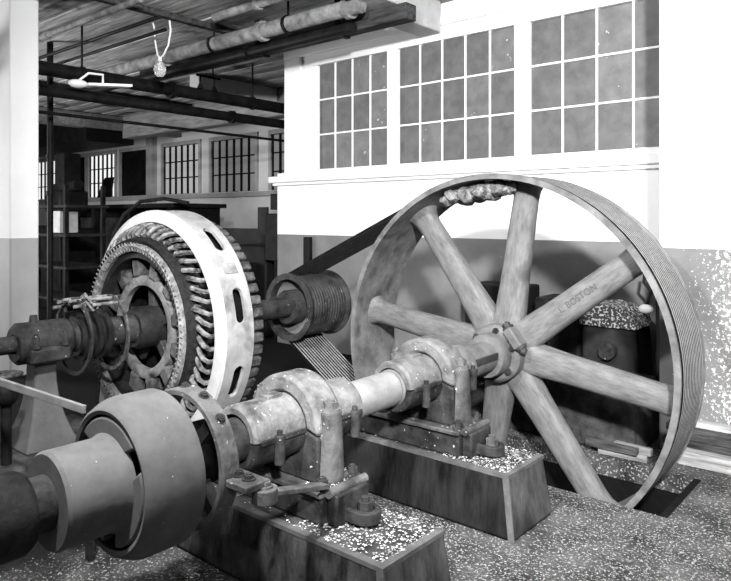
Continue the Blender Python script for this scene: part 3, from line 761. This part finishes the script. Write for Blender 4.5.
fb = thing('foundation_block', 'low grey concrete foundation block under the motor bearing pedestal', 'block', (XM, 1.9, 0))
MB().frus((XM - .55, XM + .38, 1.48, 2.42, 0), (XM - .5, XM + .34, 1.52, 2.38, .25)).build('block_body', 'pier2', fb, bevel=.02)

# small guard rail by the pedestal
gr_ = thing('guard_rail', 'pale flat guard rail bar passing behind the clutch drum', 'rail', (-3.7, 1.4, 0))
ra, rb = Vector((-4.35, 1.40, .835)), Vector((-3.18, 1.62, .745))
MB().beam(ra, rb, .02, .042).build('rail', 'motor', gr_, bevel=.004)
for p_ in (ra, rb): MB().box(p_.x - .02, p_.x + .02, p_.y + .012, p_.y + .04, 0, p_.z - .024).build('post', 'ironmid', gr_)
vl = thing('hand_valve', 'dark hand valve with spokes at the left edge by the pedestal', 'valve', (-4.13, 1.63, .25))
vx, vy, vz = -4.13, 1.63, .72
MB().cyl((vx, vy, .252), (vx, vy, vz - .04), .03).build('riser', 'irondk', vl)
MB().ball((vx, vy, vz - .06), .07, 1, 1, 1.1).build('valve_body', 'irondk', vl)
MB().tube([(vx + .08 * math.cos(2 * PI * k / 20), vy + .08 * math.sin(2 * PI * k / 20), vz + .05) for k in range(20)], .012, 8, True).build('hand_wheel', 'coilgr', vl)
MB().cyl((vx, vy, vz), (vx, vy, vz + .06), .012).cyl((vx - .08, vy, vz + .05), (vx + .08, vy, vz + .05), .009).cyl((vx, vy - .08, vz + .05), (vx, vy + .08, vz + .05), .009).build('wheel_spokes', 'coilgr', vl)

# ------------------------------------------------------------------ pulley and belts
pu = thing('grooved_pulley', 'dark grooved pulley on the motor shaft beside the flywheel', 'pulley', (XM, 4.32, ZM - .29))
prof = [(.245, YN + .01), (.298, YN + .01), (.298, YN + .022)]
for i in range(NB):
    c0 = YN + .062 + (i + .5) * pitch
    prof += [(.270, c0 - pitch * .46), (.262, c0 - pitch * .26), (.262, c0 + pitch * .26), (.270, c0 + pitch * .46)]
prof += [(.298, YFR - .022), (.298, YFR - .01), (.245, YFR - .01)]
MB().lathe(prof, XM, ZM, 72, True).build('pulley_rim', 'ironmid', pu, sharp=28)
MB().lathe([(.15, YN + .12), (.246, YN + .09), (.246, YN + .14), (.15, YN + .16)], XM, ZM, 56, True).build('web', 'drum', pu)
MB().lathe([(.088, YN - .02), (.14, YN - .02), (.15, YN), (.15, YN + .3), (.088, YN + .3)], XM, ZM, 40, True).build('pulley_hub', 'ironmid', pu)

Pc, Wc = Vector((XM, ZM)), Vector((XS, ZS)); rp, rw = .293, 1.247
dv = Wc - Pc; D = dv.length; phi = math.atan2(dv.y, dv.x); be = PI / 2 + math.asin((rw - rp) / D)
tu, tl = phi + be, phi - be
path = []
nw = 60
for k in range(nw + 1):
    a = tu + (tl - tu) * k / nw; path.append((Wc.x + rw * math.cos(a), Wc.y + rw * math.sin(a), math.cos(a), math.sin(a)))
npu = 20; b0 = tl; b1 = tu - 2 * PI
for k in range(npu + 1):
    a = b0 + (b1 - b0) * k / npu; path.append((Pc.x + rp * math.cos(a), Pc.y + rp * math.sin(a), math.cos(a), math.sin(a)))
me_belt = None
ORD = ['first', 'second', 'third', 'fourth', 'fifth', 'sixth', 'seventh', 'eighth', 'ninth', 'tenth', 'eleventh', 'twelfth', 'last']
for i in range(NB):
    c0 = YN + .062 + (i + .5) * pitch
    if me_belt is None:
        bb = MB(); rings = []
        for (x, z, nx, nz) in path:
            t_ = .022
            rings.append([bb.bm.verts.new(v) for v in ((x, -pitch * .31, z), (x, pitch * .31, z), (x - nx * t_, pitch * .24, z - nz * t_), (x - nx * t_, -pitch * .24, z - nz * t_))])
        for k in range(len(rings)):
            A, B = rings[k], rings[(k + 1) % len(rings)]
            for j in range(4):
                f_ = bb.bm.faces.new((A[j], A[(j + 1) % 4], B[(j + 1) % 4], B[j])); f_.material_index = j % 2
        o = bb.build('drive_belt', 'belt', mats=['belt', 'beltside']); me_belt = o.data
    else:
        o = bpy.data.objects.new('drive_belt', me_belt); C.objects.link(o)
    o.location = (0, c0, 0)
    if i == 0: lab = 'dusty black drive belt nearest the camera on the flywheel rim'
    elif i == NB - 1: lab = 'black drive belt farthest from the camera, against the far rim lip'
    else: lab = ORD[i] + ' drive belt counted from the near lip of the flywheel rim'
    tag(o, lab, 'belt', 'parallel drive belts from pulley to flywheel')

# ------------------------------------------------------------------ behind the wheel
cb_ = thing('concrete_block', 'low damp concrete block behind the flywheel spokes', 'block', (-2.6, 5.0, 0))
MB().frus((-3.9, -1.62, 4.84, 5.45, 0), (-3.9, -1.66, 4.86, 5.45, .46)).build('block_body', 'block', cb_, bevel=.02)
rub = MB()
for _ in range(60):
    rub.ball((random.uniform(-3.4, -1.75), random.uniform(4.9, 5.4), .47 + random.uniform(0, .02)), random.uniform(.012, .04), 1, random.uniform(.7, 1.3), random.uniform(.5, .9), 6, 4)
rub.build('rubble', 'block', cb_, kind='stuff', sharp=10)
cs = thing('machine_casing', 'squat dark gear casing with flaking white lid behind the spokes', 'machine', (-2.7, 5.6, .46))
MB().box(-2.75, -2.32, 5.55, 5.95, 0, .98).build('casing', 'irondk', cs, bevel=.03)
MB().frus((-2.30, -1.80, 5.5, 5.95, 0), (-2.30, -1.86, 5.52, 5.95, .78)).build('gear_case', 'fargr', cs, bevel=.04)
lid = mat('flaking_white_lid', .06, .1, 14, rough=.8, bump=.3, speck=.75, speck_scale=46, speck_amt=.53)
MB().xz([(-2.32, .78), (-1.84, .78), (-1.87, .86), (-1.98, .94), (-2.12, .97), (-2.3, .95)], 5.52, 5.95).build('lid', lid, cs, bevel=.01)
MB().cyl((-2.05, 5.5, .60), (-2.05, 5.43, .60), .07).build('bearing_boss', 'ironmid', cs)
MB().box(-3.5, -2.9, 5.6, 6.0, 0, 1.05).build('motor_box', 'far', cs, bevel=.02)
# black cabinet standing against the wall between casing and pilaster
bk = thing('switch_cabinet', 'tall black switch cabinet in the shadow beside the right wall block', 'cabinet', (-1.75, 6.0, 0))
MB().box(-1.78, -1.58, 5.8, 6.19, 0, 1.25).build('cabinet_body', 'far', bk, bevel=.01)
MB().box(-1.77, -1.59, 5.79, 5.8, .08, 1.2).build('cabinet_door', 'fargr', bk, bevel=.003)
MB().tube([(-1.85, 5.77, 1.25), (-1.86, 5.76, 1.15), (-1.8, 5.76, 1.08), (-1.84, 5.76, .95)], .014, 8).build('cable', 'far', bk)
MB().ball((-1.84, 5.75, .93), .05, 1.2, .8, .8).build('lamp_globe', 'lamp', bk)

# planks by the right wall
PL = [(-1.42, 1.2, 4.90, 5.04, 0, .035, 'wood', 'lowest pale plank on the floor by the right wall'),
      (-1.36, 1.3, 4.955, 5.09, .036, .075, 'wood', 'pale plank lying on the lowest plank by the right wall'),
      (-1.5, 1.1, 5.05, 5.12, .076, .125, 'wooddk', 'black charred plank in the stack by the right wall'),
      (-1.46, 1.25, 5.06, 5.13, .126, .175, 'wooddk', 'dark splintered plank just under the top pale plank'),
      (-1.48, 1.2, 5.055, 5.14, .176, .225, 'wooddk', 'dark plank directly below the topmost pale plank'),
      (-1.40, 1.3, 5.05, 5.14, .226, .262, 'wood', 'topmost pale plank leaning on the right wall')]
for (x0, x1, y0, y1, z0, z1, m_, lab) in PL:
    o = MB().box(x0, x1, y0, y1, z0, z1).build('plank', m_, bevel=.004)
    tag(o, lab, 'plank', 'planks by the right wall')
# broken timber scraps at the pit edge
for (x, y, z, a, ln, m_, lab) in ((-1.68, 4.76, .03, 12, .34, 'wood', 'short splintered board scrap at the pit edge'), (-1.62, 4.79, .075, -8, .26, 'wood', 'pale broken offcut on top of the board scrap'), (-1.75, 4.735, .075, 3, .36, 'wooddk', 'dark broken stick across the board scrap')):
    d = Vector((math.cos(math.radians(a)), math.sin(math.radians(a)) * .3, 0)) * ln / 2
    o = MB().beam(Vector((x, y, z)) - d, Vector((x, y, z)) + d, .05, .05).build('wood_scrap', 'woodmid' if m_ == 'wood' else m_, bevel=.004)
    tag(o, lab, 'wood scrap', 'scraps at the pit edge')

# electric conduit boxes at the corner of the window wall
sb = thing('switch_box', 'dark conduit switch boxes mounted at the corner of the window wall', 'switch box', (-7.0, 6.25, 1.1))
MB().box(-7.12, -6.845, 6.22, 6.40, 1.1, 1.75).build('box', 'far', sb, bevel=.008)
MB().box(-7.0, -6.845, 6.21, 6.30, 1.80, 2.02).build('junction_box', 'far', sb, bevel=.008)
MB().box(-7.32, -7.13, 6.26, 6.30, 1.45, 1.84).build('panel_frame', 'fargr', sb)
MB().cyl((-6.95, 6.28, 0), (-6.95, 6.28, 1.1), .03).build('conduit', 'far', sb)
rc = MB().box(-6.28, -6.17, YW - .06, YW, .2, 1.44).build('wall_channel', 'far', bevel=.004)
tag(rc, 'black vertical channel fixed to the grey lower wall above the pulley', 'channel')

# ------------------------------------------------------------------ left bay machinery in shadow
wb = thing('workbench', 'long dark workbench below the far windows', 'workbench', (-10.5, 8, 0))
MB().box(-15, -10.5, 7.0, 8.2, 1.88, 1.96).build('bench_top', 'far', wb, bevel=.01)
for x in (-14.8, -13.5, -12.1, -10.7):
    MB().box(x - .06, x + .06, 7.05, 8.15, 0, 1.88).build('bench_leg', 'far', wb)
for x in (-14.7, -13.4, -12.0):
    MB().box(x, x + 1.1, 7.15, 8.1, .2, 1.7).build('bench_panel', 'fargr', wb, bevel=.01)
mc = thing('shadowed_machine', 'tall black machine with cross arm in front of the far left windows', 'machine', (-12.5, 6.0, 0))
MB().box(-12.9, -12.1, 5.7, 6.4, 0, 1.5).build('machine_base', 'far', mc, bevel=.03)
MB().box(-12.65, -12.3, 5.85, 6.2, 1.5, 2.9).build('machine_column', 'far', mc, bevel=.03)
MB().cyl((-12.9, 6.0, 2.25), (-12.0, 6.0, 2.3), .10).build('cross_arm', 'far', mc)
MB().box(-12.85, -12.2, 5.75, 6.3, 1.8, 2.2).build('machine_head', 'far', mc, bevel=.05)
md = thing('shadowed_press', 'low dark press standing behind the motor', 'machine', (-8.2, 5.6, 0))
MB().box(-8.9, -7.4, 5.9, 6.6, 0, 1.05).build('press_bed', 'far', md, bevel=.03)
MB().box(-7.9, -7.2, 6.3, 6.9, 0, 1.3).build('press_box', 'far', md, bevel=.03)
MB().cyl((-8.6, 5.85, .8), (-8.6, 5.7, .8), .25).build('press_wheel', 'fargr', md)
me2 = thing('storage_rack', 'dark storage rack beside the column in the left bay', 'rack', (-10.8, 5.1, 0))
for x in (-11.5, -10.2):
    for yy in (4.9, 5.5): MB().box(x - .03, x + .03, yy - .03, yy + .03, 0, 2.2).build('rack_post', 'far', me2)
for z in (.4, .9, 1.4, 1.85): MB().box(-11.6, -10.1, 4.85, 5.55, z, z + .04).build('rack_shelf', 'fargr', me2)
bxo = MB().box(-10.95, -10.62, 5.0, 5.3, 1.45, 1.80).build('carton', 'card', bevel=.008); tag(bxo, 'pale grey carton on the storage rack in the left bay', 'carton')
wd = MB().frus((-18.55, -17.75, 9.8, 9.83, 2.281), (-18.2, -17.7, 9.86, 9.89, 2.85)).build('window_load', 'far', bevel=.02)
tag(wd, 'black slanted board leaning against the bright far window', 'board')
hs = MB().tube([(-9.9, 6.9, 1.95), (-10.4, 6.75, 2.03), (-10.75, 6.5, 1.98), (-10.95, 6.3, 1.75), (-10.95, 6.1, 1.4), (-11.0, 6.0, .95), (-11.1, 5.95, 0.03)], .035, 10).build('bent_hose', 'fargr')
tag(hs, 'bent grey hose curving over the workbench above the motor', 'hose')

# ------------------------------------------------------------------ loose flakes on the floor
def fl_region():
    q = random.random()
    if q < .62: return (random.uniform(-2.6, -.3), random.uniform(2.0, 3.96))
    if q < .74: return (random.uniform(-1.15, .2), random.uniform(2.6, 4.9))
    if q < .84: return (random.uniform(-3.6, -1.9), random.uniform(4.69, 4.82))
    return (random.uniform(-3.4, -1.9), random.uniform(1.0, 3.1))
def fl_clear():
    while True:
        x, y = fl_region()
        if -3.4 < x < -1.56 and (1.97 < y < 2.49 or 3.12 < y < 3.64): continue
        return x, y
o = flakes('floor_flakes', 32000, fl_clear, .0, None, (.0018, .0062), ('grit', 'gritgr'))
tag(o, 'white paint flakes and grit scattered over the concrete floor', 'debris')
